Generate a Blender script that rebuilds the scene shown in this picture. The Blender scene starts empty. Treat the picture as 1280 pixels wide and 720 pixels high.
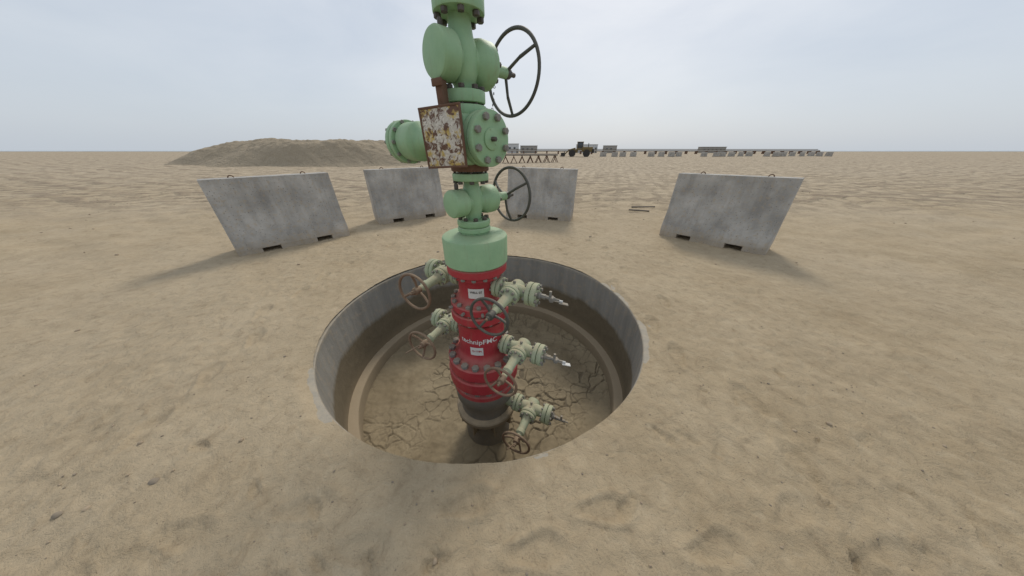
import bpy, bmesh, math, random
from mathutils import Vector, Matrix, noise
random.seed(7)
sc = bpy.context.scene
rad = math.radians

# ------------------------------------------------------------------ node helpers
def newmat(name):
    m = bpy.data.materials.new(name); m.use_nodes = True
    nt = m.node_tree; b = nt.nodes['Principled BSDF']
    return m, nt, b
def N(nt, typ, **kw):
    n = nt.nodes.new(typ)
    for k, v in kw.items():
        if k in n.inputs: n.inputs[k].default_value = v
        else: setattr(n, k, v)
    return n
def L(nt, a, b): nt.links.new(a, b)
def noise_n(nt, vec, scale, detail=5, rough=0.55, dist=0.0):
    n = N(nt, 'ShaderNodeTexNoise', Scale=scale, Detail=detail, Roughness=rough, Distortion=dist)
    L(nt, vec, n.inputs['Vector']); return n.outputs['Fac']
def ramp(nt, fac, p0, p1, c0=(0,0,0,1), c1=(1,1,1,1)):
    r = nt.nodes.new('ShaderNodeValToRGB')
    if p0 > p1: p0, p1, c0, c1 = p1, p0, c1, c0
    r.color_ramp.elements[0].position = p0; r.color_ramp.elements[0].color = c0
    r.color_ramp.elements[1].position = p1; r.color_ramp.elements[1].color = c1
    L(nt, fac, r.inputs['Fac']); return r.outputs['Color']
def mix(nt, fac, a, b, mode='MIX'):
    m = nt.nodes.new('ShaderNodeMix'); m.data_type = 'RGBA'; m.blend_type = mode
    for sock, val in ((m.inputs[0], fac), (m.inputs[6], a), (m.inputs[7], b)):
        if isinstance(val, (int, float)): sock.default_value = val
        elif isinstance(val, tuple): sock.default_value = val if len(val) == 4 else (*val, 1)
        else: L(nt, val, sock)
    return m.outputs[2]
def math_n(nt, op, a, b=0.0, c=None):
    m = nt.nodes.new('ShaderNodeMath'); m.operation = op
    for i, val in enumerate((a, b) if c is None else (a, b, c)):
        if isinstance(val, (int, float)): m.inputs[i].default_value = val
        else: L(nt, val, m.inputs[i])
    return m.outputs[0]
def bump(nt, bsdf, hs):
    prev = None
    for h, s, d in hs:
        b = N(nt, 'ShaderNodeBump', Strength=s, Distance=d)
        L(nt, h, b.inputs['Height'])
        if prev: L(nt, prev, b.inputs['Normal'])
        prev = b.outputs['Normal']
    L(nt, prev, bsdf.inputs['Normal'])
def coords(nt):
    return nt.nodes.new('ShaderNodeTexCoord').outputs['Object']

SAND = (0.41, 0.32, 0.21)
def paint(name, base, rough=0.45, dust=0.5, rust=0.25, metal=0.0, dustcol=SAND, spec=0.5):
    m, nt, b = newmat(name); v = coords(nt)
    n1 = noise_n(nt, v, 9, 5, 0.6); n2 = noise_n(nt, v, 45, 5, 0.65, 0.3); n3 = noise_n(nt, v, 190, 2, 0.6)
    dark = tuple(c*0.74 for c in base)
    col = mix(nt, n1, dark, tuple(min(1, c*1.18) for c in base))
    rm = ramp(nt, n2, 0.66-0.1*rust, 0.72-0.1*rust)
    rfac = math_n(nt, 'MULTIPLY', rm, min(1, rust*2.2))
    col = mix(nt, rfac, col, (0.11, 0.055, 0.03))
    mp = N(nt, 'ShaderNodeMapping'); mp.inputs['Scale'].default_value = (38, 38, 4); L(nt, v, mp.inputs['Vector'])
    st = noise_n(nt, mp.outputs[0], 1.0, 4, 0.6)
    col = mix(nt, math_n(nt, 'MULTIPLY', ramp(nt, st, 0.55, 0.72), 0.30*min(1, dust*2)), col, tuple(c*0.5 for c in dustcol))
    geo = nt.nodes.new('ShaderNodeNewGeometry'); sep = nt.nodes.new('ShaderNodeSeparateXYZ')
    L(nt, geo.outputs['Normal'], sep.inputs[0])
    up = math_n(nt, 'MAXIMUM', sep.outputs['Z'], 0.0)
    dn = ramp(nt, n1, 0.32, 0.68)
    d1 = math_n(nt, 'MULTIPLY_ADD', up, 0.9*dust, 0.22*dust)
    d2 = math_n(nt, 'MULTIPLY_ADD', dn, 0.7, 0.35)
    df = math_n(nt, 'MULTIPLY', d1, d2)
    df = math_n(nt, 'MINIMUM', df, 0.95)
    col = mix(nt, df, col, dustcol)
    L(nt, col, b.inputs['Base Color'])
    r = math_n(nt, 'MULTIPLY_ADD', df, 0.5, rough)
    r2 = math_n(nt, 'MULTIPLY_ADD', n2, 0.25, r); r2 = math_n(nt, 'SUBTRACT', r2, 0.08)
    L(nt, r2, b.inputs['Roughness'])
    b.inputs['Metallic'].default_value = metal
    b.inputs['Specular IOR Level'].default_value = spec
    bump(nt, b, [(n2, 0.3, 0.004), (n3, 0.2, 0.0015)])
    return m

M_green = paint('green_paint', (0.27, 0.47, 0.265), 0.42, 0.38, 0.15)
M_greend = paint('dusty_green_paint', (0.38, 0.46, 0.30), 0.55, 0.65, 0.26)
M_red = paint('red_paint', (0.40, 0.010, 0.030), 0.40, 0.42, 0.16)
M_grey = paint('weathered_steel', (0.15, 0.145, 0.13), 0.6, 0.55, 0.4)
M_pale = paint('faded_pipe', (0.30, 0.29, 0.27), 0.7, 0.4, 0.2)
M_bolt = paint('bolt_steel', (0.22, 0.22, 0.205), 0.5, 0.5, 0.45, 0.2)
M_boltd = paint('dark_bolt', (0.065, 0.06, 0.055), 0.5, 0.3, 0.4, 0.2)
M_wheel = paint('rusty_wheel', (0.17, 0.10, 0.062), 0.6, 0.5, 0.5)
M_wheeld = paint('dark_wheel', (0.055, 0.06, 0.055), 0.45, 0.25, 0.3)
M_zinc = paint('bright_fitting', (0.55, 0.55, 0.53), 0.35, 0.2, 0.1, 0.3)
M_basesand = paint('sanded_base', (0.22, 0.19, 0.14), 0.75, 0.95, 0.2)
M_white = paint('white_label', (0.70, 0.69, 0.66), 0.6, 0.25, 0.2)
M_yellow = paint('machine_yellow', (0.16, 0.11, 0.03), 0.5, 0.2, 0.2)
M_black = paint('black_rubber', (0.03, 0.03, 0.03), 0.8, 0.2, 0.0)
M_glass = paint('cab_glass', (0.05, 0.06, 0.07), 0.1, 0.05, 0.0)
M_cabin = paint('cabin_white', (0.55, 0.56, 0.56), 0.6, 0.15, 0.1)

def concrete(name, base=(0.42, 0.40, 0.365)):
    m, nt, b = newmat(name); tc = nt.nodes.new('ShaderNodeTexCoord'); oi = nt.nodes.new('ShaderNodeObjectInfo')
    va = nt.nodes.new('ShaderNodeVectorMath'); va.operation = 'ADD'
    L(nt, tc.outputs['Object'], va.inputs[0]); L(nt, oi.outputs['Location'], va.inputs[1]); v = va.outputs[0]
    n1 = noise_n(nt, v, 2.5, 5, 0.6); n2 = noise_n(nt, v, 22, 5, 0.65); n3 = noise_n(nt, v, 110, 3, 0.6)
    mp = N(nt, 'ShaderNodeMapping'); mp.inputs['Scale'].default_value = (9, 9, 0.8); L(nt, v, mp.inputs['Vector'])
    st = noise_n(nt, mp.outputs[0], 1.0, 5, 0.6)
    col = mix(nt, ramp(nt, n1, 0.35, 0.65), tuple(c*0.70 for c in base), tuple(c*1.15 for c in base))
    col = mix(nt, math_n(nt, 'MULTIPLY', ramp(nt, st, 0.48, 0.72), 0.5), col, tuple(c*0.5 for c in base))
    col = mix(nt, math_n(nt, 'MULTIPLY', ramp(nt, n2, 0.52, 0.66), 0.5), col, SAND)
    sep = nt.nodes.new('ShaderNodeSeparateXYZ'); L(nt, tc.outputs['Object'], sep.inputs[0])
    zz = math_n(nt, 'MULTIPLY_ADD', n2, 0.25, math_n(nt, 'MULTIPLY', sep.outputs['Z'], -1.0))
    col = mix(nt, math_n(nt, 'MULTIPLY', ramp(nt, math_n(nt, 'ADD', zz, 0.5), 0.36, 0.62), 0.65), col, SAND)
    vo = N(nt, 'ShaderNodeTexVoronoi', Scale=26.0); L(nt, v, vo.inputs['Vector'])
    pit = ramp(nt, vo.outputs['Distance'], 0.10, 0.17)
    col = mix(nt, pit, tuple(c*0.4 for c in base), col)
    L(nt, col, b.inputs['Base Color']); b.inputs['Roughness'].default_value = 0.9
    bump(nt, b, [(n1, 0.4, 0.03), (n2, 0.6, 0.014), (n3, 0.35, 0.003), (pit, 0.4, 0.005)])
    return m
M_conc = concrete('barrier_concrete')

def cellar_mat():
    m, nt, b = newmat('cellar_concrete'); v = coords(nt)
    sep = nt.nodes.new('ShaderNodeSeparateXYZ'); L(nt, v, sep.inputs[0])
    n1 = noise_n(nt, v, 1.8, 5, 0.6); n2 = noise_n(nt, v, 14, 5, 0.65); n3 = noise_n(nt, v, 90, 3, 0.6)
    mp = N(nt, 'ShaderNodeMapping'); mp.inputs['Scale'].default_value = (7, 7, 0.6); L(nt, v, mp.inputs['Vector'])
    st = noise_n(nt, mp.outputs[0], 1.0, 5, 0.65)
    grey = mix(nt, ramp(nt, st, 0.3, 0.7), (0.20, 0.192, 0.17), (0.30, 0.285, 0.25))
    grey = mix(nt, math_n(nt, 'MULTIPLY', ramp(nt, n2, 0.5, 0.7), 0.4), grey, SAND)
    brown = mix(nt, n2, (0.10, 0.082, 0.052), (0.20, 0.16, 0.10))
    z = math_n(nt, 'MULTIPLY_ADD', n1, 0.20, sep.outputs['Z'])
    z = math_n(nt, 'MULTIPLY_ADD', st, 0.07, z)
    z = math_n(nt, 'ADD', z, 0.5)
    tide = ramp(nt, z, 0.19, 0.25)
    col = mix(nt, tide, brown, grey)
    band = ramp(nt, math_n(nt, 'ADD', math_n(nt, 'MULTIPLY_ADD', n2, 0.12, sep.outputs['Z']), 1.0), 0.2, 0.34)
    col = mix(nt, math_n(nt, 'MULTIPLY', math_n(nt, 'SUBTRACT', 1.0, band), 0.45), col, (0.30, 0.235, 0.15))
    lip = ramp(nt, math_n(nt, 'MULTIPLY_ADD', n2, 0.10, math_n(nt, 'ADD', sep.outputs['Z'], 0.5)), 0.50, 0.56)
    col = mix(nt, math_n(nt, 'MULTIPLY', lip, 0.7), col, (0.40, 0.34, 0.25))
    geo = nt.nodes.new('ShaderNodeNewGeometry'); s2 = nt.nodes.new('ShaderNodeSeparateXYZ')
    L(nt, geo.outputs['Normal'], s2.inputs[0])
    low = math_n(nt, 'LESS_THAN', sep.outputs['Z'], -0.3)
    ledge = math_n(nt, 'MULTIPLY', math_n(nt, 'MULTIPLY', math_n(nt, 'MAXIMUM', s2.outputs['Z'], 0.0), low), 0.85)
    col = mix(nt, ledge, col, (0.36, 0.285, 0.19))
    L(nt, col, b.inputs['Base Color']); b.inputs['Roughness'].default_value = 0.88
    bump(nt, b, [(n1, 0.4, 0.03), (n2, 0.5, 0.01), (n3, 0.4, 0.003)])
    return m
M_cellar = cellar_mat()

def sand_mat(name, k=1.0):
    m, nt, b = newmat(name); v = coords(nt)
    def C(*c): return tuple(x*k for x in c)
    n0 = noise_n(nt, v, 0.22, 4, 0.6); n1 = noise_n(nt, v, 1.6, 5, 0.62); n2 = noise_n(nt, v, 11, 7, 0.72, 0.5)
    n3 = noise_n(nt, v, 75, 4, 0.75); n4 = noise_n(nt, v, 320, 2, 0.6)
    sep = nt.nodes.new('ShaderNodeSeparateXYZ'); L(nt, v, sep.inputs[0])
    col = mix(nt, ramp(nt, n1, 0.3, 0.7), C(0.335, 0.258, 0.158), C(0.44, 0.35, 0.228))
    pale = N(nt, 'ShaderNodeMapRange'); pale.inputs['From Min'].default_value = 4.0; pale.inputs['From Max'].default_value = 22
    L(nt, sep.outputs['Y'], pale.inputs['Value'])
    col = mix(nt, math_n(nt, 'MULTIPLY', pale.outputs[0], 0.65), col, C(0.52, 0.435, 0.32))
    col = mix(nt, math_n(nt, 'MULTIPLY', ramp(nt, n0, 0.35, 0.7), 0.5), col, C(0.48, 0.40, 0.29))
    col = mix(nt, math_n(nt, 'MULTIPLY', ramp(nt, n2, 0.52, 0.68), 0.5), col, C(0.26, 0.197, 0.122))
    col = mix(nt, math_n(nt, 'MULTIPLY', ramp(nt, n2, 0.46, 0.34), 0.35), col, C(0.51, 0.42, 0.29))
    col = mix(nt, math_n(nt, 'MULTIPLY', ramp(nt, n3, 0.60, 0.70), 0.6), col, C(0.18, 0.14, 0.098))
    def tracks(rot, s1, s2, dist):
        mp = N(nt, 'ShaderNodeMapping'); mp.inputs['Rotation'].default_value = (0, 0, rad(rot)); L(nt, v, mp.inputs['Vector'])
        w = N(nt, 'ShaderNodeTexWave', Scale=s1, Distortion=dist, Detail=4.0); w.inputs['Detail Scale'].default_value = 0.35
        w.inputs['Detail Roughness'].default_value = 0.65
        L(nt, mp.outputs[0], w.inputs['Vector'])
        br = noise_n(nt, mp.outputs[0], s2, 4, 0.7)
        return math_n(nt, 'MULTIPLY', ramp(nt, w.outputs['Fac'], 0.45, 0.85), ramp(nt, br, 0.40, 0.60))
    trk = math_n(nt, 'MAXIMUM', tracks(74, 0.40, 0.9, 9.0), tracks(112, 0.27, 0.6, 7.0))
    trk = math_n(nt, 'MAXIMUM', trk, math_n(nt, 'MULTIPLY', tracks(20, 0.5, 1.3, 8.0), 0.8))
    far = N(nt, 'ShaderNodeMapRange'); far.inputs['From Min'].default_value = 5.5; far.inputs['From Max'].default_value = 9
    L(nt, sep.outputs['Y'], far.inputs['Value'])
    th = math_n(nt, 'MULTIPLY', trk, far.outputs[0])
    if k == 1.0: col = mix(nt, math_n(nt, 'MULTIPLY', th, 0.8), col, C(0.215, 0.168, 0.118))
    L(nt, col, b.inputs['Base Color']); b.inputs['Roughness'].default_value = 0.95
    b.inputs['Specular IOR Level'].default_value = 0.2
    bump(nt, b, [(th, 0.8, 0.08), (n1, 0.35, 0.05), (n2, 0.85, 0.026), (n3, 0.7, 0.007), (n4, 0.4, 0.0015)])
    return m
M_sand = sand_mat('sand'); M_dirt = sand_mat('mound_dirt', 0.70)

def mud_mat():
    m, nt, b = newmat('cracked_mud'); v = coords(nt)
    at = N(nt, 'ShaderNodeAttribute'); at.attribute_name = 'crack'
    n1 = noise_n(nt, v, 2.2, 5, 0.6); n2 = noise_n(nt, v, 25, 6, 0.65); n3 = noise_n(nt, v, 140, 4, 0.6)
    col = mix(nt, ramp(nt, n1, 0.35, 0.65), (0.215, 0.168, 0.10), (0.325, 0.262, 0.165))
    col = mix(nt, math_n(nt, 'MULTIPLY', ramp(nt, n2, 0.5, 0.7), 0.3), col, (0.15, 0.118, 0.072))
    col = mix(nt, math_n(nt, 'MULTIPLY', at.outputs['Fac'], 0.65), col, (0.085, 0.066, 0.042))
    L(nt, col, b.inputs['Base Color']); b.inputs['Roughness'].default_value = 0.9
    bump(nt, b, [(n2, 0.4, 0.008), (n3, 0.3, 0.002)])
    return m
M_mud = mud_mat()

def sign_mat():
    m, nt, b = newmat('rusted_sign'); v = coords(nt)
    n1 = noise_n(nt, v, 30, 6, 0.72, 0.6); n2 = noise_n(nt, v, 60, 5, 0.7); n3 = noise_n(nt, v, 17, 4, 0.65)
    col = mix(nt, ramp(nt, n2, 0.42, 0.6), (0.50, 0.47, 0.40), (0.66, 0.63, 0.56))
    col = mix(nt, ramp(nt, n3, 0.50, 0.58), col, (0.50, 0.37, 0.11))
    col = mix(nt, ramp(nt, n1, 0.49, 0.56), col, (0.13, 0.07, 0.045))
    L(nt, col, b.inputs['Base Color']); b.inputs['Roughness'].default_value = 0.75
    bump(nt, b, [(n1, 0.4, 0.003)])
    return m
M_sign = sign_mat()
M_rust = paint('rust', (0.13, 0.065, 0.04), 0.8, 0.2, 0.8)

def simple(name, col, rough=0.8):
    m, nt, b = newmat(name); v = coords(nt)
    n1 = noise_n(nt, v, 8, 5, 0.6)
    L(nt, mix(nt, n1, tuple(c*0.75 for c in col), tuple(c*1.2 for c in col)), b.inputs['Base Color'])
    b.inputs['Roughness'].default_value = rough
    return m
M_stone = simple('stone', (0.34, 0.265, 0.18), 0.95); M_stone2 = simple('stone_dark', (0.25, 0.205, 0.15), 0.95)
M_sea = simple('sea_water', (0.35, 0.42, 0.45), 0.3)

# ------------------------------------------------------------------ geometry helpers
def axisM(pos, d):
    d = Vector(d).normalized()
    q = d.to_track_quat('Z', 'X') if abs(d.z) > 0.99 else d.to_track_quat('Z', 'Y')
    return Matrix.Translation(Vector(pos)) @ q.to_matrix().to_4x4()

class Part:
    def __init__(s, name, mats, parent=None):
        s.bm = bmesh.new(); s.name = name; s.mats = mats; s.parent = parent
    def mi(s, m):
        if m not in s.mats: s.mats.append(m)
        return s.mats.index(m)
    def lathe(s, prof, M, mat, seg=48, cap=(True, True), rot=0.0):
        k = s.mi(mat); rings = []
        for r, z in prof:
            rings.append([s.bm.verts.new(M @ Vector((r*math.cos(rot+2*math.pi*i/seg), r*math.sin(rot+2*math.pi*i/seg), z))) for i in range(seg)])
        for a, b in zip(rings, rings[1:]):
            for i in range(seg):
                j = (i+1) % seg
                f = s.bm.faces.new((a[i], a[j], b[j], b[i])); f.material_index = k
        if cap[0]: s.bm.faces.new(rings[0][::-1]).material_index = k
        if cap[1]: s.bm.faces.new(rings[-1]).material_index = k
    def cyl(s, r, z0, z1, M, mat, seg=48, bev=0.006):
        bev = min(bev, r*0.4, (z1-z0)*0.4)
        s.lathe([(r-bev, z0), (r-bev*0.3, z0+bev*0.3), (r, z0+bev), (r, z1-bev), (r-bev*0.3, z1-bev*0.3), (r-bev, z1)], M, mat, seg)
    def box(s, size, M, mat, bev=0.006):
        t = bmesh.new(); bmesh.ops.create_cube(t, size=1)
        bmesh.ops.scale(t, vec=size, verts=t.verts)
        if bev > 0: bmesh.ops.bevel(t, geom=t.edges[:], offset=bev, segments=2, affect='EDGES', profile=0.5)
        k = s.mi(mat); mp = {}
        for v in t.verts: mp[v.index] = s.bm.verts.new(M @ v.co)
        for f in t.faces: s.bm.faces.new([mp[v.index] for v in f.verts]).material_index = k
        t.free()
    def torus(s, R, r, M, mat, seg=56, ms=10, a0=0, a1=2*math.pi):
        k = s.mi(mat); full = abs(a1-a0-2*math.pi) < 1e-5; rings = []
        for i in range(seg if full else seg+1):
            a = a0+(a1-a0)*i/seg
            rings.append([s.bm.verts.new(M @ Vector(((R+r*math.cos(2*math.pi*j/ms))*math.cos(a), (R+r*math.cos(2*math.pi*j/ms))*math.sin(a), r*math.sin(2*math.pi*j/ms)))) for j in range(ms)])
        n = len(rings)
        for i in range(n if full else n-1):
            a, b = rings[i], rings[(i+1) % n]
            for j in range(ms):
                s.bm.faces.new((a[j], b[j], b[(j+1) % ms], a[(j+1) % ms])).material_index = k
    def tube(s, p0, p1, r0, r1, mat, seg=12):
        p0 = Vector(p0); p1 = Vector(p1); l = (p1-p0).length
        s.lathe([(r0, 0), (r1, l)], axisM(p0, p1-p0), mat, seg)
    def done(s, parent=None, bevel=0):
        bm = s.bm
        bmesh.ops.recalc_face_normals(bm, faces=bm.faces[:])
        for f in bm.faces: f.smooth = True
        for e in bm.edges:
            if len(e.link_faces) == 2 and e.calc_face_angle(0) > rad(33): e.smooth = False
        me = bpy.data.meshes.new(s.name); bm.to_mesh(me); bm.free()
        for m in s.mats: me.materials.append(m)
        o = bpy.data.objects.new(s.name, me); sc.collection.objects.link(o)
        p = parent or s.parent
        if p: o.parent = p
        if bevel:
            md = o.modifiers.new('bevel', 'BEVEL'); md.width = bevel; md.segments = 3; md.limit_method = 'ANGLE'
        return o
def empty(name, loc=(0, 0, 0)):
    o = bpy.data.objects.new(name, None); o.location = loc; o.empty_display_size = 0.3
    sc.collection.objects.link(o); return o

def bolts(p, M, R, n, z0, z1, r, mat, nutmat=None, phase=0.0):
    nutmat = nutmat or mat
    for i in range(n):
        a = phase+2*math.pi*i/n
        T = M @ Matrix.Translation((R*math.cos(a), R*math.sin(a), 0)) @ Matrix.Rotation(random.random()*3, 4, 'Z')
        h = r*1.15
        p.lathe([(r*0.5, z0-h*0.5-r*random.uniform(.2, .7)), (r*0.55, z0), (r*0.55, z1), (r*0.5, z1+h*0.5+r*random.uniform(.2, .7))], T, nutmat, 8)
        for zz, sg in ((z0, -1), (z1, 1)):
            za, zb = (zz-h, zz) if sg < 0 else (zz, zz+h)
            p.lathe([(r*0.86, za), (r, za+r*0.15), (r, zb-r*0.15), (r*0.86, zb)], T, nutmat, 6)

def handwheel(p, M, R, tube, mat, spokes=3, dish=0.05, phase=0.3):
    p.torus(R, tube, M, mat)
    p.cyl(0.026, -dish-0.02, -dish+0.03, M, mat, 20)
    p.lathe([(0.014, -dish+0.025), (0.014, -dish+0.05)], M, mat, 6)
    for i in range(spokes):
        a = phase+2*math.pi*i/spokes
        c, s_ = math.cos(a), math.sin(a)
        pts = [Vector((0.02*c, 0.02*s_, -dish)), Vector((R*0.55*c, R*0.55*s_, -dish*0.75)), Vector((R*c, R*s_, 0))]
        for q0, q1 in zip(pts, pts[1:]): p.tube(M @ q0, M @ q1, tube*0.95, tube*0.85, mat, 10)

# ------------------------------------------------------------------ wellhead
WX, WY = -0.244, 1.62
tree = empty('oil_wellhead_christmas_tree', (0, 0, 0))
W = Matrix.Translation((WX, WY, 0))
def dirv(az): return Vector((math.cos(rad(az)), math.sin(rad(az)), 0))
BZ = -43; B = dirv(BZ); P = dirv(BZ+90)
def at(z, d=Vector((0, 0, 0)), s=0): return Vector((WX, WY, z)) + d*s

p = Part('tree_cap_flange', [M_green], tree)
p.cyl(0.118, 2.115, 2.19, W, M_green, 64)
p.cyl(0.118, 2.045, 2.105, W, M_green, 64)
p.cyl(0.085, 2.10, 2.12, W, M_boltd)
bolts(p, W, 0.098, 8, 2.045, 2.19, 0.0165, M_boltd, phase=0.25)
p.lathe([(0.085, 2.19), (0.08, 2.26), (0.055, 2.30), (0.03, 2.32), (0.03, 2.38)], W, M_green)
p.done()

def gate_valve(name, zc, hb, hl, r_end, r_b, wheel_r, wheel_s, necks, wmat):
    p = Part(name, [M_green], tree)
    c = at(zc)
    p.lathe([(necks, hb), (necks, hb+0.02), (necks*1.15, zc-r_b*0.95), (r_b*0.8, zc-r_b*0.55), (r_b*0.85, zc), (r_b*0.8, zc+r_b*0.55), (necks*1.15, zc+r_b*0.95), (necks, hl-0.02), (necks, hl)], W, M_green)
    A = axisM(c, P)
    p.lathe([(r_end-0.016, -0.165), (r_end-0.006, -0.161), (r_end, -0.152), (r_end, -0.075), (r_end-0.006, -0.068), (r_b*0.72, -0.06), (r_b*0.75, 0.05)], A, M_green, 56)
    p.lathe([(r_b*0.7, 0.0), (r_b*0.78, 0.05), (r_b*1.05, 0.075), (r_b*1.12, 0.10), (r_b*1.12, 0.155), (r_b*1.06, 0.163), (r_b*0.8, 0.17), (r_b*0.62, 0.2), (r_b*0.42, 0.215), (0.028, 0.235), (0.028, wheel_s-0.06)], A, M_green, 56)
    bolts(p, A, r_b*0.93, 8, 0.10, 0.163, 0.0125, M_boltd)
    p.cyl(0.012, wheel_s-0.1, wheel_s+0.02, A, M_boltd, 12)
    p.cyl(0.012, 0, 0.035, axisM(at(zc+r_end*0.95, P, -0.11), (0, 0, 1)), M_boltd, 6)
    p.done()
    q = Part(name+'_handwheel', [wmat], tree)
    handwheel(q, axisM(at(zc, P, wheel_s), P), wheel_r, 0.0095, wmat, 3, 0.055, phase=0.5)
    q.done()
gate_valve('swab_valve', 1.885, 1.765, 2.045, 0.098, 0.092, 0.198, 0.36, 0.052, M_wheeld)
gate_valve('master_valve', 1.225, 1.085, 1.345, 0.078, 0.076, 0.175, 0.345, 0.045, M_wheeld)

p = Part('cross_upper_flange', [M_green], tree)
p.cyl(0.105, 1.712, 1.765, W, M_green, 56)
p.cyl(0.108, 1.655, 1.703, W, M_green, 56)
p.cyl(0.08, 1.70, 1.715, W, M_boltd)
bolts(p, W, 0.088, 8, 1.66, 1.765, 0.0165, M_boltd)
p.done()
p = Part('cross_lower_flange', [M_green], tree)
p.cyl(0.105, 1.345, 1.385, W, M_green, 56)
p.cyl(0.108, 1.395, 1.435, W, M_rust, 56)
bolts(p, W, 0.09, 8, 1.345, 1.435, 0.014, M_boltd, phase=0.2)
p.done()

BM = Matrix.Translation((WX, WY, 0)) @ Matrix.Rotation(rad(BZ), 4, 'Z')
p = Part('flow_cross_block', [M_green], tree)
p.box((0.215, 0.215, 0.23), BM @ Matrix.Translation((0, 0, 1.545)), M_green, 0.016)
A = axisM(at(1.55), B)
p.cyl(0.128, 0.112, 0.145, A, M_green, 64)
p.cyl(0.128, 0.150, 0.19, A, M_green, 64)
p.cyl(0.05, 0.188, 0.198, A, M_green, 40)
bolts(p, A, 0.102, 8, 0.115, 0.19, 0.0175, M_bolt, phase=0.39)
p.cyl(0.012, 0.19, 0.225, A, M_boltd, 6)
p.done()
p = Part('wing_valve', [M_green], tree)
A = axisM(at(1.55), -B)
p.cyl(0.125, 0.112, 0.155, A, M_green, 48)
bolts(p, A, 0.102, 8, 0.10, 0.16, 0.015, M_boltd)
p.lathe([(0.075, 0.15), (0.06, 0.2), (0.06, 0.40), (0.085, 0.46), (0.112, 0.48), (0.118, 0.495), (0.118, 0.63), (0.112, 0.642)], A, M_green, 56)
p.cyl(0.136, 0.652, 0.695, A, M_green, 56)
p.cyl(0.136, 0.705, 0.75, A, M_green, 56)
p.cyl(0.10, 0.63, 0.72, A, M_green, 40)
bolts(p, A, 0.125, 10, 0.652, 0.75, 0.013, M_bolt)
p.done()

p = Part('rusted_sign_plate', [M_sign], tree)
SM = Matrix.Translation((-0.338, 1.44, 1.553)) @ Matrix.Rotation(rad(-112+90), 4, 'Z') @ Matrix.Rotation(rad(-3), 4, 'Y')
p.box((0.225, 0.006, 0.25), SM, M_sign, 0.002)
for sx in (-1, 1):
    p.box((0.010, 0.012, 0.254), SM @ Matrix.Translation((sx*0.113, 0, 0)), M_rust, 0.002)
for sz in (-1, 1):
    p.box((0.236, 0.013, 0.010), SM @ Matrix.Translation((0, 0, sz*0.128)), M_rust, 0.002)
p.done()
p = Part('sign_bracket', [M_rust], tree)
p.box((0.035, 0.05, 0.13), SM @ Matrix.Translation((-0.01, 0.06, 0.175)), M_rust, 0.004)
p.box((0.055, 0.012, 0.03), SM @ Matrix.Translation((-0.01, 0.03, 0.225)), M_rust, 0.003)
p.box((0.03, 0.14, 0.012), SM @ Matrix.Translation((0.03, 0.07, 0.10)), M_rust, 0.002)
p.box((0.03, 0.10, 0.012), SM @ Matrix.Translation((0.03, 0.055, -0.09)), M_rust, 0.002)
p.done()
p = Part('retaining_chain', [M_boltd], tree)
c0 = at(1.86, P, 0.22); c1 = at(1.70, P, 0.10)+B*0.05
prev = c0
for i in range(1, 15):
    t = i/14; q = c0.lerp(c1, t)+Vector((0, 0, -0.10*math.sin(math.pi*t)))
    p.torus(0.006, 0.0018, axisM((prev+q)/2, Vector((1, 0.3, 0)) if i % 2 else Vector((0.3, -1, 0.1))), M_boltd, 10, 5); prev = q
p.done()

p = Part('tubing_head_adapter', [M_green], tree)
p.lathe([(0.095, 1.078), (0.101, 1.084), (0.104, 1.092), (0.104, 1.113), (0.098, 1.12)], W, M_green, 56)
bolts(p, W, 0.083, 8, 1.06, 1.12, 0.015, M_boltd, phase=0.3)
p.lathe([(0.098, 1.045), (0.104, 1.05), (0.104, 1.07), (0.098, 1.076)], W, M_green, 56)
p.cyl(0.09, 1.02, 1.06, W, M_green)
p.lathe([(0.205, 0.838), (0.212, 0.845), (0.212, 1.005), (0.208, 1.016), (0.199, 1.022), (0.12, 1.03), (0.09, 1.035)], W, M_green, 96)
p.done()

p = Part('upper_casing_spool', [M_red], tree)
p.lathe([(0.198, 0.775), (0.205, 0.782), (0.205, 0.826), (0.198, 0.833)], W, M_red, 96)
p.lathe([(0.175, 0.74), (0.182, 0.748), (0.182, 0.776)], W, M_red, 72)
bolts(p, W, 0.187, 16, 0.775, 0.833, 0.0155, M_red, M_bolt)
p.lathe([(0.18, 0.745), (0.145, 0.725), (0.14, 0.70), (0.14, 0.60), (0.15, 0.57), (0.175, 0.55)], W, M_red, 72)
p.lathe([(0.20, 0.490), (0.208, 0.498), (0.208, 0.542), (0.20, 0.55), (0.165, 0.555)], W, M_red, 96)
bolts(p, W, 0.189, 16, 0.42, 0.55, 0.0175, M_red, M_bolt, phase=0.1)
for i in range(6):
    a = rad(-150+i*36)
    p.cyl(0.011, 0.19, 0.235, axisM((WX, WY, 0.52), (math.cos(a), math.sin(a), 0)), M_bolt, 6, 0.002)
p.done()
p = Part('lower_casing_spool', [M_red], tree)
p.lathe([(0.17, 0.38), (0.205, 0.41), (0.216, 0.42), (0.216, 0.472), (0.208, 0.48), (0.19, 0.482)], W, M_red, 96)
p.lathe([(0.195, 0.385), (0.183, 0.36), (0.18, 0.33), (0.18, 0.12), (0.19, 0.08), (0.215, 0.055), (0.24, 0.05)], W, M_red, 96)
p.lathe([(0.215, 0.05), (0.272, 0.045), (0.282, 0.036), (0.282, -0.055), (0.272, -0.065)], W, M_red, 112)
p.lathe([(0.24, -0.06), (0.24, -0.08)], W, M_boltd, 72)
bolts(p, W, 0.252, 18, -0.20, 0.045, 0.028, M_bolt, phase=0.05)
p.done()
p = Part('casing_head', [M_red, M_grey], tree)
p.lathe([(0.24, -0.075), (0.284, -0.08), (0.292, -0.09), (0.292, -0.185), (0.282, -0.195), (0.24, -0.20)], W, M_red, 112)
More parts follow.
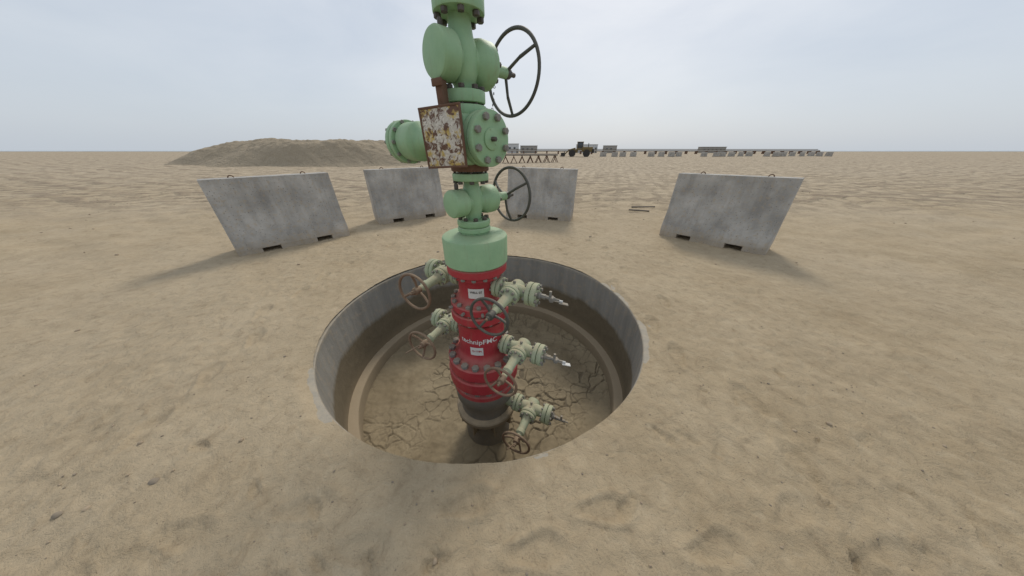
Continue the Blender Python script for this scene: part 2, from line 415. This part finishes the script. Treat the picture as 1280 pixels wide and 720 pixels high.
p.lathe([(0.225, -0.195), (0.225, -0.24), (0.262, -0.27), (0.268, -0.30)], W, M_red, 96)
p.lathe([(0.265, -0.295), (0.268, -0.31), (0.262, -0.42), (0.235, -0.47), (0.225, -0.56), (0.235, -0.60)], W, M_grey, 96)
p.done()
p = Part('conductor_pipe', [M_basesand], tree)
p.lathe([(0.265, -0.655), (0.275, -0.65), (0.278, -0.61), (0.27, -0.60), (0.22, -0.585)], W, M_basesand, 96)
p.lathe([(0.22, -1.2), (0.215, -0.95), (0.20, -0.90), (0.20, -0.65)], W, M_grey, 80)
for i in range(8):
    a = rad(20+45*i)
    p.box((0.06, 0.012, 0.16), Matrix.Translation((WX+0.225*math.cos(a), WY+0.225*math.sin(a), -0.735)) @ Matrix.Rotation(a, 4, 'Z'), M_basesand, 0.002)
p.done()

def wrap_label(name, r, az, zc, w, h, mat):
    bm = bmesh.new(); n = 16; rows = []
    for i in range(n+1):
        a = rad(az)+(i/n-0.5)*w/r
        rows.append([bm.verts.new((WX+r*math.cos(a), WY+r*math.sin(a), zc+dz)) for dz in (-h/2, h/2)])
    for a, b in zip(rows, rows[1:]): bm.faces.new((a[0], b[0], b[1], a[1]))
    me = bpy.data.meshes.new(name); bm.to_mesh(me); bm.free(); me.materials.append(mat)
    o = bpy.data.objects.new(name, me); sc.collection.objects.link(o); o.parent = tree
wrap_label('white_label', 0.1425, -90, 0.645, 0.11, 0.075, M_white)
wrap_label('white_data_plate', 0.1825, -97, 0.165, 0.10, 0.075, M_white)
def wrap_text(name, txt, r, az, zc, size, mat):
    cu = bpy.data.curves.new(name, 'FONT'); cu.body = txt; cu.size = size; cu.align_x = 'CENTER'; cu.align_y = 'CENTER'; cu.offset = 0.0008
    o = bpy.data.objects.new(name+'_src', cu); sc.collection.objects.link(o)
    dg = bpy.context.evaluated_depsgraph_get(); me = bpy.data.meshes.new_from_object(o.evaluated_get(dg))
    bpy.data.objects.remove(o)
    for v in me.vertices:
        a = rad(az)+v.co.x/r; z = zc+v.co.y
        v.co = Vector((WX+r*math.cos(a), WY+r*math.sin(a), z))
    me.materials.clear(); me.materials.append(mat)
    o = bpy.data.objects.new(name, me); sc.collection.objects.link(o); o.parent = tree
wrap_text('spool_lettering', 'technipFMC', 0.1835, -91, 0.255, 0.06, M_white)
wrap_text('label_lettering', 'WELL 07', 0.1433, -90, 0.655, 0.022, M_boltd)
wrap_text('plate_lettering', 'Q-1184', 0.1833, -97, 0.168, 0.024, M_red)

# ------------------------------------------------------------------ side outlet valves
def side_valve(name, z, az, s0, s1, stem=0.35, wr=0.115, wmat=M_wheel, tip=True, body=M_greend, wz=0.0):
    d = dirv(az); A = axisM(at(z), d)
    p = Part(name, [body], tree)
    p.lathe([(0.055, s0-0.12), (0.055, s0-0.01)], A, body, 32)
    p.cyl(0.074, s0-0.022, s0+0.006, A, body, 40); p.cyl(0.074, s0+0.010, s0+0.038, A, body, 40)
    bolts(p, A, 0.06, 8, s0-0.022, s0+0.038, 0.0115, M_bolt)
    sm = (s0+s1)/2-0.005
    p.lathe([(0.05, s0+0.03), (0.042, s0+0.05), (0.05, sm-0.03), (0.055, sm), (0.05, sm+0.03), (0.042, s1-0.05), (0.05, s1-0.03)], A, body, 36)
    p.cyl(0.080, s1-0.035, s1-0.004, A, body, 44); p.cyl(0.080, s1, s1+0.034, A, body, 44)
    bolts(p, A, 0.064, 8, s1-0.035, s1+0.034, 0.0125, M_bolt, phase=0.2)
    sdir = dirv(-115)
    S = axisM(at(z, d, sm), sdir)
    p.lathe([(0.045, -0.075), (0.052, -0.07), (0.055, -0.04), (0.055, 0.04), (0.062, 0.05)], S, body, 36)
    p.cyl(0.068, 0.05, 0.078, S, body, 40); p.cyl(0.066, 0.082, 0.105, S, body, 40)
    bolts(p, S, 0.054, 8, 0.05, 0.105, 0.0105, M_bolt)
    p.lathe([(0.045, 0.10), (0.034, 0.13), (0.030, 0.22), (0.034, 0.225), (0.034, 0.25), (0.022, 0.26), (0.02, stem-0.05)], S, body, 28)
    p.cyl(0.009, stem-0.07, stem+0.035, S, M_wheel, 10)
    p.cyl(0.01, 0.0, 0.022, axisM(at(z+0.05, d, sm), (0, 0, 1)), M_bolt, 6)
    if tip:
        p.cyl(0.024, s1+0.03, s1+0.06, A, M_bolt, 24)
        p.lathe([(0.018, s1+0.05), (0.018, s1+0.09)], A, M_bolt, 6)
        p.lathe([(0.013, s1+0.09), (0.013, s1+0.15), (0.007, s1+0.155), (0.007, s1+0.18)], A, M_bolt, 14)
        tm = A @ Matrix.Translation((0, 0, s1+0.12))
        p.lathe([(0.009, 0), (0.009, 0.05)], axisM(tm.to_translation(), (0, 0, 1)), M_bolt, 10)
    p.done()
    q = Part(name+'_handwheel', [wmat], tree)
    tdir = (sdir+Vector((0, 0, wz))).normalized()
    handwheel(q, axisM(at(z, d, sm)+sdir*stem, tdir), wr, 0.009, wmat, 3, 0.028, phase=random.random()*2)
    q.done()
    return A
side_valve('annulus_valve_upper', 0.665, -25, 0.165, 0.42, wmat=M_wheeld, wr=0.12)
side_valve('annulus_valve_lower', 0.165, -25, 0.215, 0.49)
side_valve('casing_valve', -0.47, -25, 0.32, 0.60, stem=0.33, wr=0.11)
side_valve('back_annulus_valve_upper', 0.69, 155, 0.165, 0.39, tip=False, stem=0.34, wr=0.125)
side_valve('back_annulus_valve_lower', 0.22, 155, 0.215, 0.42, tip=False, stem=0.34, wr=0.12)
d = dirv(-25)
p = Part('bleed_fittings', [M_zinc], tree)
for z, s in ((0.665, 0.47), (0.165, 0.54)):
    a = at(z-0.005, d, s+0.08)
    p.tube(a, a+Vector((0.07, -0.01, -0.015)), 0.011, 0.009, M_zinc, 12)
    p.box((0.065, 0.028, 0.006), Matrix.Translation(a+Vector((0.075, -0.015, -0.025))) @ Matrix.Rotation(0.25, 4, 'Y'), M_white if z < 0.4 else M_bolt, 0.002)
    p.cyl(0.02, -0.02, 0.02, axisM(a, (0.2, 1, 0)), M_bolt, 6)
p.done()
p = Part('wheel_locking_bars', [M_wheel], tree)
c = at(0.22, dirv(155), 0.33)+dirv(-115)*0.34
p.tube(c, c+Vector((-0.10, -0.05, -0.035)), 0.006, 0.004, M_wheel, 8)
c = at(-0.47, d, 0.45)+dirv(-115)*0.34
p.tube(c, c+Vector((-0.06, -0.05, 0.01)), 0.006, 0.004, M_wheel, 8)
p.done()

# ------------------------------------------------------------------ cellar
CX, CY, R0 = -0.27, 2.28, 1.535
cellar = empty('well_cellar')
p = Part('cellar_wall', [M_cellar], cellar)
prof = [(1.70, -0.3), (1.70, -0.012), (1.69, -0.004), (R0+0.015, -0.002), (R0+0.006, -0.004), (R0, -0.012)]
for i in range(1, 17): prof.append((R0, -0.012-0.838*i/16))
prof += [(R0-0.072, -0.862), (R0-0.085, -0.868), (R0-0.092, -0.88), (R0-0.095, -1.2)]
p.lathe(prof, Matrix.Translation((CX, CY, 0)), M_cellar, 200, cap=(False, False))
o = p.done()
for v in o.data.vertices:
    if -0.9 < v.co.z < -0.03:
        c = Vector((v.co.x-CX, v.co.y-CY, 0)); n = c.normalized()
        v.co += n*0.008*noise.noise(Vector((v.co.x*2, v.co.y*2, v.co.z*3)))

def sstep(a, b, x):
    t = max(0, min(1, (x-a)/(b-a))); return t*t*(3-2*t)
def build_floor():
    n = 360; size = 1.5; vs = []; cr = []
    for j in range(n+1):
        for i in range(n+1):
            x = -size+2*size*i/n; y = -size+2*size*j/n
            wx = x+0.06*noise.noise(Vector((x*6, y*6, 1)))+0.02*noise.noise(Vector((x*18, y*18, 1))); wy = y+0.06*noise.noise(Vector((x*6, y*6, 7)))+0.02*noise.noise(Vector((x*18, y*18, 5)))
            dd, _ = noise.voronoi(Vector((wx*6.6, wy*6.6, 0.3)))
            e = dd[1]-dd[0]
            strength = sstep(-0.30, 0.40, noise.noise(Vector((x*1.3, y*1.3, 5)))+0.06)
            wd = 0.04+0.045*strength
            c = (1-sstep(0.01, wd, e))*strength
            d2, _ = noise.voronoi(Vector((wx*14, wy*14, 4.3)))
            c2 = (1-sstep(0.02, 0.11, d2[1]-d2[0]))*0.45*strength*sstep(-.1, .25, noise.noise(Vector((x*2, y*2, 9))))
            c = max(c, c2)
            z = -1.075-0.022*c+0.02*noise.noise(Vector((x*1.5, y*1.5, 2)))+0.012*noise.noise(Vector((x*5, y*5, 2)))+0.006*noise.noise(Vector((x*18, y*18, 2)))
            z += 0.006-0.008*sstep(0.0, 0.5, e)*strength
            rr = math.hypot(x+CX-WX, y+CY-WY)
            z += 0.07*(1-sstep(0.2, 0.5, rr))
            rc = math.hypot(x, y); z += 0.06*sstep(1.2, 1.46, rc)
            vs.append((x+CX, y+CY, z)); cr.append(c)
    fs = [(j*(n+1)+i, j*(n+1)+i+1, (j+1)*(n+1)+i+1, (j+1)*(n+1)+i) for j in range(n) for i in range(n)
          if math.hypot(-size+2*size*(i+.5)/n, -size+2*size*(j+.5)/n) < 1.48]
    me = bpy.data.meshes.new('cracked_mud_floor'); me.from_pydata(vs, [], fs)
    a = me.attributes.new('crack', 'FLOAT', 'POINT'); a.data.foreach_set('value', cr)
    me.polygons.foreach_set('use_smooth', [True]*len(me.polygons)); me.materials.append(M_mud)
    o = bpy.data.objects.new('cracked_mud_floor', me); sc.collection.objects.link(o); o.parent = cellar
build_floor()

# ------------------------------------------------------------------ sand ground
prints = []
rs = random.Random(3)
for k in range(95):
    x = rs.uniform(-1.9, 2.2); y = rs.uniform(0.05, 0.95) if k < 55 else rs.uniform(0.0, 4.6)
    if math.hypot(x-CX, y-CY) < 1.76: continue
    prints.append((x, y, rs.uniform(0, 6.28), rs.uniform(0.05, 0.17), rs.uniform(.5, 1.3)))
for k in range(14):
    prints.append((1.5+0.25*rs.uniform(-1, 1), 0.3+0.42*k, 1.5+rs.uniform(-.3, .3), 0.28, rs.uniform(.9, 1.6)))
    prints.append((-2.4+0.3*rs.uniform(-1, 1), 0.5+0.42*k, 1.7+rs.uniform(-.3, .3), 0.28, rs.uniform(.9, 1.6)))
for k in range(9):
    prints.append((-1.4+0.38*k+0.08*rs.uniform(-1, 1), 0.42+0.12*(k % 2)+0.04*rs.uniform(-1, 1), 0.2+rs.uniform(-.3, .3), 0.27, rs.uniform(.8, 1.3)))
def ground_z(x, y):
    r = math.hypot(x-CX, y-CY)
    V = Vector
    k = sstep(1.6, 3.0, r)
    z = 0.010*noise.noise(V((x*2.2, y*2.2, 0)))+0.008*noise.noise(V((x*6, y*6, 4)))+0.0065*noise.noise(V((x*16, y*16, 8)))+0.0045*noise.noise(V((x*36, y*36, 8)))
    z *= 0.6+0.9*k
    z += k*0.03*noise.noise(V((x*0.7, y*0.7, 3)))
    if r > 3.5: z += sstep(3.5, 8, r)*(0.05*noise.noise(V((x*0.9, y*0.9, 11)))+0.04*noise.noise(V((x*2.6, y*2.6, 15))))
    if r > 8: z += sstep(8, 40, r)*0.16*noise.noise(V((x*0.12, y*0.12, 5)))
    if r > 150: z = z*0.3
    a = math.atan2(y-CY, x-CX)
    bare = sstep(0.10, 0.55, noise.noise(V((math.cos(a)*2.3, math.sin(a)*2.3, 2.2)))+0.75*(1-min(1, abs(a+0.25)/0.55)))
    edge = (1-sstep(1.55, 1.66+0.05*noise.noise(V((x*4, y*4, 1))), r))
    z += 0.016*(1-edge)-edge*(0.026*bare-0.012)+0.004
    if r < 4.5:
        for px, py, an, l, dp in prints:
            dx, dy = x-px, y-py
            if abs(dx) < 0.25 and abs(dy) < 0.25:
                c, s = math.cos(an), math.sin(an); u = dx*c+dy*s; w = -dx*s+dy*c
                wid = l*0.19*(1.0+0.25*math.sin(u/l*5))
                q = math.sqrt((u/(l/2))**2+(w/wid)**2)
                z += dp*(-0.010*(1-sstep(0.6, 1.0, q))+0.006*math.exp(-((q-1.2)/0.2)**2))
                if q < 1: z += 0.0025*math.sin(u*140)
    return z
def build_ground():
    NA = 760; rr = [R0+0.008]
    st = 0.010
    while rr[-1] < 1800:
        rr.append(rr[-1]+st)
        if rr[-1] > 3.2: st *= 1.035
    vs = []
    for r in rr:
        for i in range(NA):
            a = 2*math.pi*i/NA; x = CX+r*math.cos(a); y = CY+r*math.sin(a)
            vs.append((x, y, ground_z(x, y)))
    fs = []
    for k in range(len(rr)-1):
        o = k*NA
        for i in range(NA):
            j = (i+1) % NA; fs.append((o+i, o+NA+i, o+NA+j, o+j))
    me = bpy.data.meshes.new('sand_ground'); me.from_pydata(vs, [], fs)
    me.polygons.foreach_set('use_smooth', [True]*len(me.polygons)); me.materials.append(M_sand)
    o = bpy.data.objects.new('sand_ground', me); sc.collection.objects.link(o)
build_ground()

p = Part('scattered_stones', [M_stone, M_stone2])
for k in range(1300):
    if k < 700: x, y = rs.uniform(-2.5, 2.6), rs.uniform(-0.3, 1.5)
    elif k < 1000: x, y = rs.uniform(-5, 5), rs.uniform(0, 7)
    else: x, y = rs.uniform(-14, 14), rs.uniform(3, 18)
    r = math.hypot(x-CX, y-CY)
    if r < 1.62: continue
    s = rs.choice([0.002, 0.003, 0.003, 0.004, 0.006]) * (1 if k < 1000 else 3)
    if rs.random() < 0.035: s = rs.uniform(0.008, 0.016)
    t = bmesh.new(); bmesh.ops.create_icosphere(t, subdivisions=2 if s > .007 else 1, radius=s)
    off = rs.uniform(0, 50); sx, sy, sz = rs.uniform(.8, 1.5), rs.uniform(.7, 1.2), rs.uniform(.5, .9)
    k2 = 0 if rs.random() < .7 else 1; mp = {}; gz = ground_z(x, y)
    for v in t.verts:
        q = v.co*(1+0.35*noise.noise(v.co/s*0.9+Vector((off, 0, 0))))
        mp[v.index] = p.bm.verts.new((x+q.x*sx, y+q.y*sy, gz+s*0.25+q.z*sz))
    for f in t.faces: p.bm.faces.new([mp[v.index] for v in f.verts]).material_index = k2
    t.free()
p.done()

# ------------------------------------------------------------------ concrete barriers
def make_barrier_mesh():
    p = Part('barrier', [M_conc])
    Lh = 0.80
    def extr(prof, x0, x1):
        full = [(y, z) for y, z in prof]+[(-y, z) for y, z in prof[::-1]]
        va = [p.bm.verts.new((x0, y, z)) for y, z in full]; vb = [p.bm.verts.new((x1, y, z)) for y, z in full]
        n = len(full)
        for i in range(n):
            j = (i+1) % n
            p.bm.faces.new((va[i], va[j], vb[j], vb[i]))
        p.bm.faces.new(va[::-1]); p.bm.faces.new(vb)
    extr([(0.285, 0.10), (0.28, 0.20), (0.19, 0.48), (0.125, 1.14)], -Lh, Lh)
    for x0, x1 in ((-Lh+0.003, -0.50), (-0.26, 0.26), (0.50, Lh-0.003)):
        extr([(0.284, -0.06), (0.282, 0.12)], x0, x1)
    for x in (-0.45, 0.45):
        p.torus(0.032, 0.008, Matrix.Translation((x, 0, 1.14)) @ Matrix.Rotation(math.pi/2, 4, 'X'), M_rust, 16, 8, 0, math.pi)
    return p
first = None
def barrier(ax, ay, bx, by):
    global first
    a = Vector((ax, ay, 0)); b = Vector((bx, by, 0)); d = (b-a).normalized(); n = Vector((-d.y, d.x, 0))
    c = (a+b)/2+n*0.285
    name = 'concrete_barrier'
    if first is None:
        o = make_barrier_mesh().done(bevel=0.018); o.name = name; first = o
    else:
        o = bpy.data.objects.new(name, first.data); sc.collection.objects.link(o)
        md = o.modifiers.new('bevel', 'BEVEL'); md.width = 0.018; md.segments = 3; md.limit_method = 'ANGLE'
    o.location = c; o.rotation_euler = (rs.uniform(-.008, .008), rs.uniform(-.012, .012), math.atan2(d.y, d.x))
    return o
barrier(-3.0, 5.72, -1.70, 6.66)
barrier(-0.18, 6.45, 1.40, 5.95)
barrier(2.95, 4.95, 4.00, 3.75)
barrier(-4.30, 3.72, -3.20, 4.89)

# ------------------------------------------------------------------ dirt mound
def mound(name, cx, cy, sx, sy, h, seed, n=170):
    vs = []
    for j in range(n+1):
        for i in range(n+1):
            u = -1+2*i/n; v = -1+2*j/n
            x = cx+u*sx; y = cy+v*sy
            q = math.hypot(u, v)
            base = (1-sstep(0.45, 1.0, q+0.16*noise.noise(Vector((u*2.2, v*2.2, seed)))))
            z = h*base*(1+0.14*noise.noise(Vector((x*0.25, y*0.25, seed))))+base*0.22*noise.noise(Vector((x*0.9, y*0.9, seed)))+base*0.14*noise.noise(Vector((x*2.4, y*2.4, seed)))
            vs.append((x, y, z-0.22*(1-base)))
    fs = [(j*(n+1)+i, j*(n+1)+i+1, (j+1)*(n+1)+i+1, (j+1)*(n+1)+i) for j in range(n) for i in range(n)]
    me = bpy.data.meshes.new(name); me.from_pydata(vs, [], fs)
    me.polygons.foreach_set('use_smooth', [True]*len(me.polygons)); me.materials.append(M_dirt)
    o = bpy.data.objects.new(name, me); sc.collection.objects.link(o)
mound('sand_mound', -24.0, 36, 19, 9, 2.45, 4)

me = bpy.data.meshes.new('sea'); me.from_pydata([(-3000, 420, 0.12), (3000, 420, 0.12), (3000, 1700, 0.12), (-3000, 1700, 0.12)], [], [(0, 1, 2, 3)])
me.materials.append(M_sea); o = bpy.data.objects.new('sea', me); sc.collection.objects.link(o)

# ------------------------------------------------------------------ pipe rack
p = Part('pipe_rack', [M_grey])
for k in range(5):
    y = 38.6+k*0.28
    p.tube((-1.2, y, 0.95+0.02*k), (6.3, y+0.7, 0.95+0.02*k), 0.085, 0.085, M_rust if k % 2 else M_grey, 12)
for k in range(7):
    x = -0.9+k*1.15; y0 = 38.4+0.1*k; y1 = y0+1.6
    p.box((0.12, 1.8, 0.12), Matrix.Translation((x, (y0+y1)/2, 0.78)), M_rust, 0.01)
    for yy in (y0+.1, y1-.1):
        p.tube((x-0.42, yy, -0.1), (x, yy, 0.74), 0.05, 0.05, M_rust, 8)
        p.tube((x+0.42, yy, -0.1), (x, yy, 0.74), 0.05, 0.05, M_rust, 8)
p.done()

# ------------------------------------------------------------------ wheel loader
ld = empty('wheel_loader')
def T(x, y, z): return Matrix.Translation((x, y, z))
LO = T(17.6, 76, 0) @ Matrix.Rotation(rad(168), 4, 'Z') @ Matrix.Scale(1.05, 4)
p = Part('loader_body', [M_yellow], ld)
p.box((2.6, 2.0, 1.1), LO @ T(-2.1, 0, 1.65), M_yellow, 0.12)
p.box((0.5, 2.3, 0.9), LO @ T(-3.5, 0, 1.3), M_black, 0.1)
p.box((1.9, 1.3, 0.8), LO @ T(1.1, 0, 1.3), M_yellow, 0.1)
p.cyl(0.09, 0, 0.8, LO @ T(-2.3, 0.5, 2.2), M_black, 12)
p.done()
p = Part('loader_cab', [M_glass], ld)
p.box((1.4, 1.5, 1.35), LO @ T(-0.3, 0, 2.5), M_glass, 0.06)
p.box((1.6, 1.7, 0.14), LO @ T(-0.3, 0, 3.26), M_yellow, 0.05)
for sx in (-1, 1):
    for sy in (-1, 1): p.box((0.12, 0.12, 1.4), LO @ T(-0.3+sx*0.68, sy*0.73, 2.5), M_yellow, 0.02)
p.box((1.5, 1.6, 0.4), LO @ T(-0.3, 0, 1.7), M_yellow, 0.05)
p.done()
p = Part('loader_arms_and_bucket', [M_yellow], ld)
for sy in (-0.5, 0.5):
    p.tube(LO @ Vector((0.8, sy, 1.9)), LO @ Vector((2.4, sy, 1.5)), 0.17, 0.15, M_yellow)
    p.tube(LO @ Vector((2.4, sy, 1.5)), LO @ Vector((3.3, sy, 0.6)), 0.15, 0.14, M_yellow)
    p.tube(LO @ Vector((0.9, sy*0.6, 1.2)), LO @ Vector((2.3, sy*0.6, 1.35)), 0.09, 0.07, M_black)
p.box((0.12, 2.9, 1.2), LO @ T(3.4, 0, 0.75) @ Matrix.Rotation(0.25, 4, 'Y'), M_black, 0.03)
p.box((1.1, 2.9, 0.1), LO @ T(3.95, 0, 0.2) @ Matrix.Rotation(-0.05, 4, 'Y'), M_black, 0.03)
for sy in (-1.45, 1.45): p.box((0.9, 0.06, 0.7), LO @ T(3.8, sy, 0.55), M_black, 0.03)
p.done()
p = Part('loader_wheels', [M_black], ld)
for x in (-2.0, 1.5):
    for sy in (-1, 1):
        A = LO @ T(x, sy*1.1, 0.8) @ Matrix.Rotation(math.pi/2, 4, 'X')
        p.lathe([(0.45, -0.28), (0.72, -0.28), (0.8, -0.2), (0.8, 0.2), (0.72, 0.28), (0.45, 0.28)], A, M_black, 32)
        p.cyl(0.42, -0.25, 0.25, A, M_yellow, 24)
        for i in range(18):
            a = i*math.pi/9
            p.box((0.06, 0.16, 0.5), A @ Matrix.Rotation(a, 4, 'Z') @ T(0.81, 0, 0), M_black, 0.01)
p.done()

# ------------------------------------------------------------------ distant things
p = Part('distant_barrier_row', [M_conc])
for k in range(26):
    x = 24+k*2.55+rs.uniform(-.35, .35); y = 74+0.22*k+rs.uniform(-.5, .5)
    if k in (4, 9, 10, 17): continue
    Mx = T(x, y, 0) @ Matrix.Rotation(rs.uniform(-.3, .3), 4, 'Z')
    p.box((1.6, 0.5, 0.3), Mx @ T(0, 0, 0.12), M_conc, 0.03); p.box((1.58, 0.28, 0.9), Mx @ T(0, 0, 0.68), M_conc, 0.03)
p.done()
def cabin(x, y, w, d, h, mat):
    e = empty('site_cabin')
    p = Part('cabin_walls', [mat], e); p.box((w, d, h), T(x, y, h/2+0.2), mat, 0.05)
    p.box((w+0.3, d+0.3, 0.15), T(x, y, h+0.28), M_grey, 0.03)
    for k in range(int(w//2.4)):
        p.box((1.0, 0.08, 0.9), T(x-w/2+1.4+k*2.4, y-d/2, h*0.6), M_glass, 0.01)
    p.box((0.9, 0.08, 2.0), T(x+w/2-0.8, y-d/2-0.02, 1.2), M_grey, 0.01)
    p.done()
cabin(0.5, 150, 6, 2.6, 4.2, M_cabin); cabin(9, 155, 9, 2.6, 3.4, M_pale); cabin(44, 170, 12, 3, 4.2, M_cabin)
cabin(56, 165, 7, 3, 3.6, M_pale); cabin(-60, 180, 12, 3, 3, M_cabin); cabin(118, 170, 14, 4, 3, M_pale)
p = Part('distant_pipeline', [M_pale])
p.tube((-6, 120, 1.35), (150, 140, 1.35), 0.26, 0.26, M_pale, 10)
p.tube((-6, 121, 1.9), (150, 141, 1.9), 0.14, 0.14, M_grey, 10)
for k in range(32): p.box((0.4, 1.6, 1.8), T(-5+k*5, 120.6+k*0.64, 0.4), M_rust, 0.02)
p.done()
p = Part('scrap_rod', [M_grey])
p.tube((3.25, 7.2, 0.05), (3.75, 7.05, 0.045), 0.02, 0.018, M_boltd, 8)
p.tube((3.5, 7.6, 0.05), (4.2, 7.65, 0.045), 0.018, 0.018, M_boltd, 8)
p.done()

# ------------------------------------------------------------------ light and sky
SUN_AZ = math.atan2(0.26, 0.965); EL = rad(44)
w = bpy.data.worlds.new('World'); sc.world = w; w.use_nodes = True
nt = w.node_tree; bg = nt.nodes['Background']
sky = nt.nodes.new('ShaderNodeTexSky'); sky.sky_type = 'NISHITA'; sky.sun_disc = False
sky.sun_elevation = EL; sky.sun_rotation = SUN_AZ; sky.dust_density = 3.0; sky.air_density = 1.0
tc = nt.nodes.new('ShaderNodeTexCoord')
mp = N(nt, 'ShaderNodeMapping'); mp.inputs['Scale'].default_value = (1.2, 1.2, 3.5); L(nt, tc.outputs['Generated'], mp.inputs['Vector'])
cl = noise_n(nt, mp.outputs[0], 1.6, 6, 0.55, 0.3)
sep = nt.nodes.new('ShaderNodeSeparateXYZ'); L(nt, tc.outputs['Generated'], sep.inputs[0])
haze = mix(nt, ramp(nt, cl, 0.3, 0.7), (5.2, 5.9, 6.9), (7.4, 7.8, 8.3))
hz = ramp(nt, sep.outputs['Z'], 0.0, 0.35)
haze = mix(nt, hz, (6.0, 6.6, 7.3), haze)
col = mix(nt, 0.80, sky.outputs[0], haze)
L(nt, col, bg.inputs['Color']); bg.inputs['Strength'].default_value = 0.105
sl = bpy.data.lights.new('sun', 'SUN'); sl.energy = 1.75; sl.angle = rad(14); sl.color = (1.0, 0.93, 0.82)
so = bpy.data.objects.new('sun', sl); sc.collection.objects.link(so)
dv = -Vector((math.sin(SUN_AZ)*math.cos(EL), math.cos(SUN_AZ)*math.cos(EL), math.sin(EL)))
so.rotation_euler = dv.to_track_quat('-Z', 'Y').to_euler()

# ------------------------------------------------------------------ camera
cam = bpy.data.cameras.new('camera'); co = bpy.data.objects.new('camera', cam); sc.collection.objects.link(co)
cam.sensor_width = 36; cam.lens = 36*315/1280; cam.clip_start = 0.02; cam.clip_end = 5000
co.location = (0, 0, 1.5); co.rotation_euler = (rad(90-28.64), 0, 0)
sc.camera = co
sc.view_settings.view_transform = 'Standard'; sc.view_settings.look = 'None'; sc.view_settings.exposure = 0
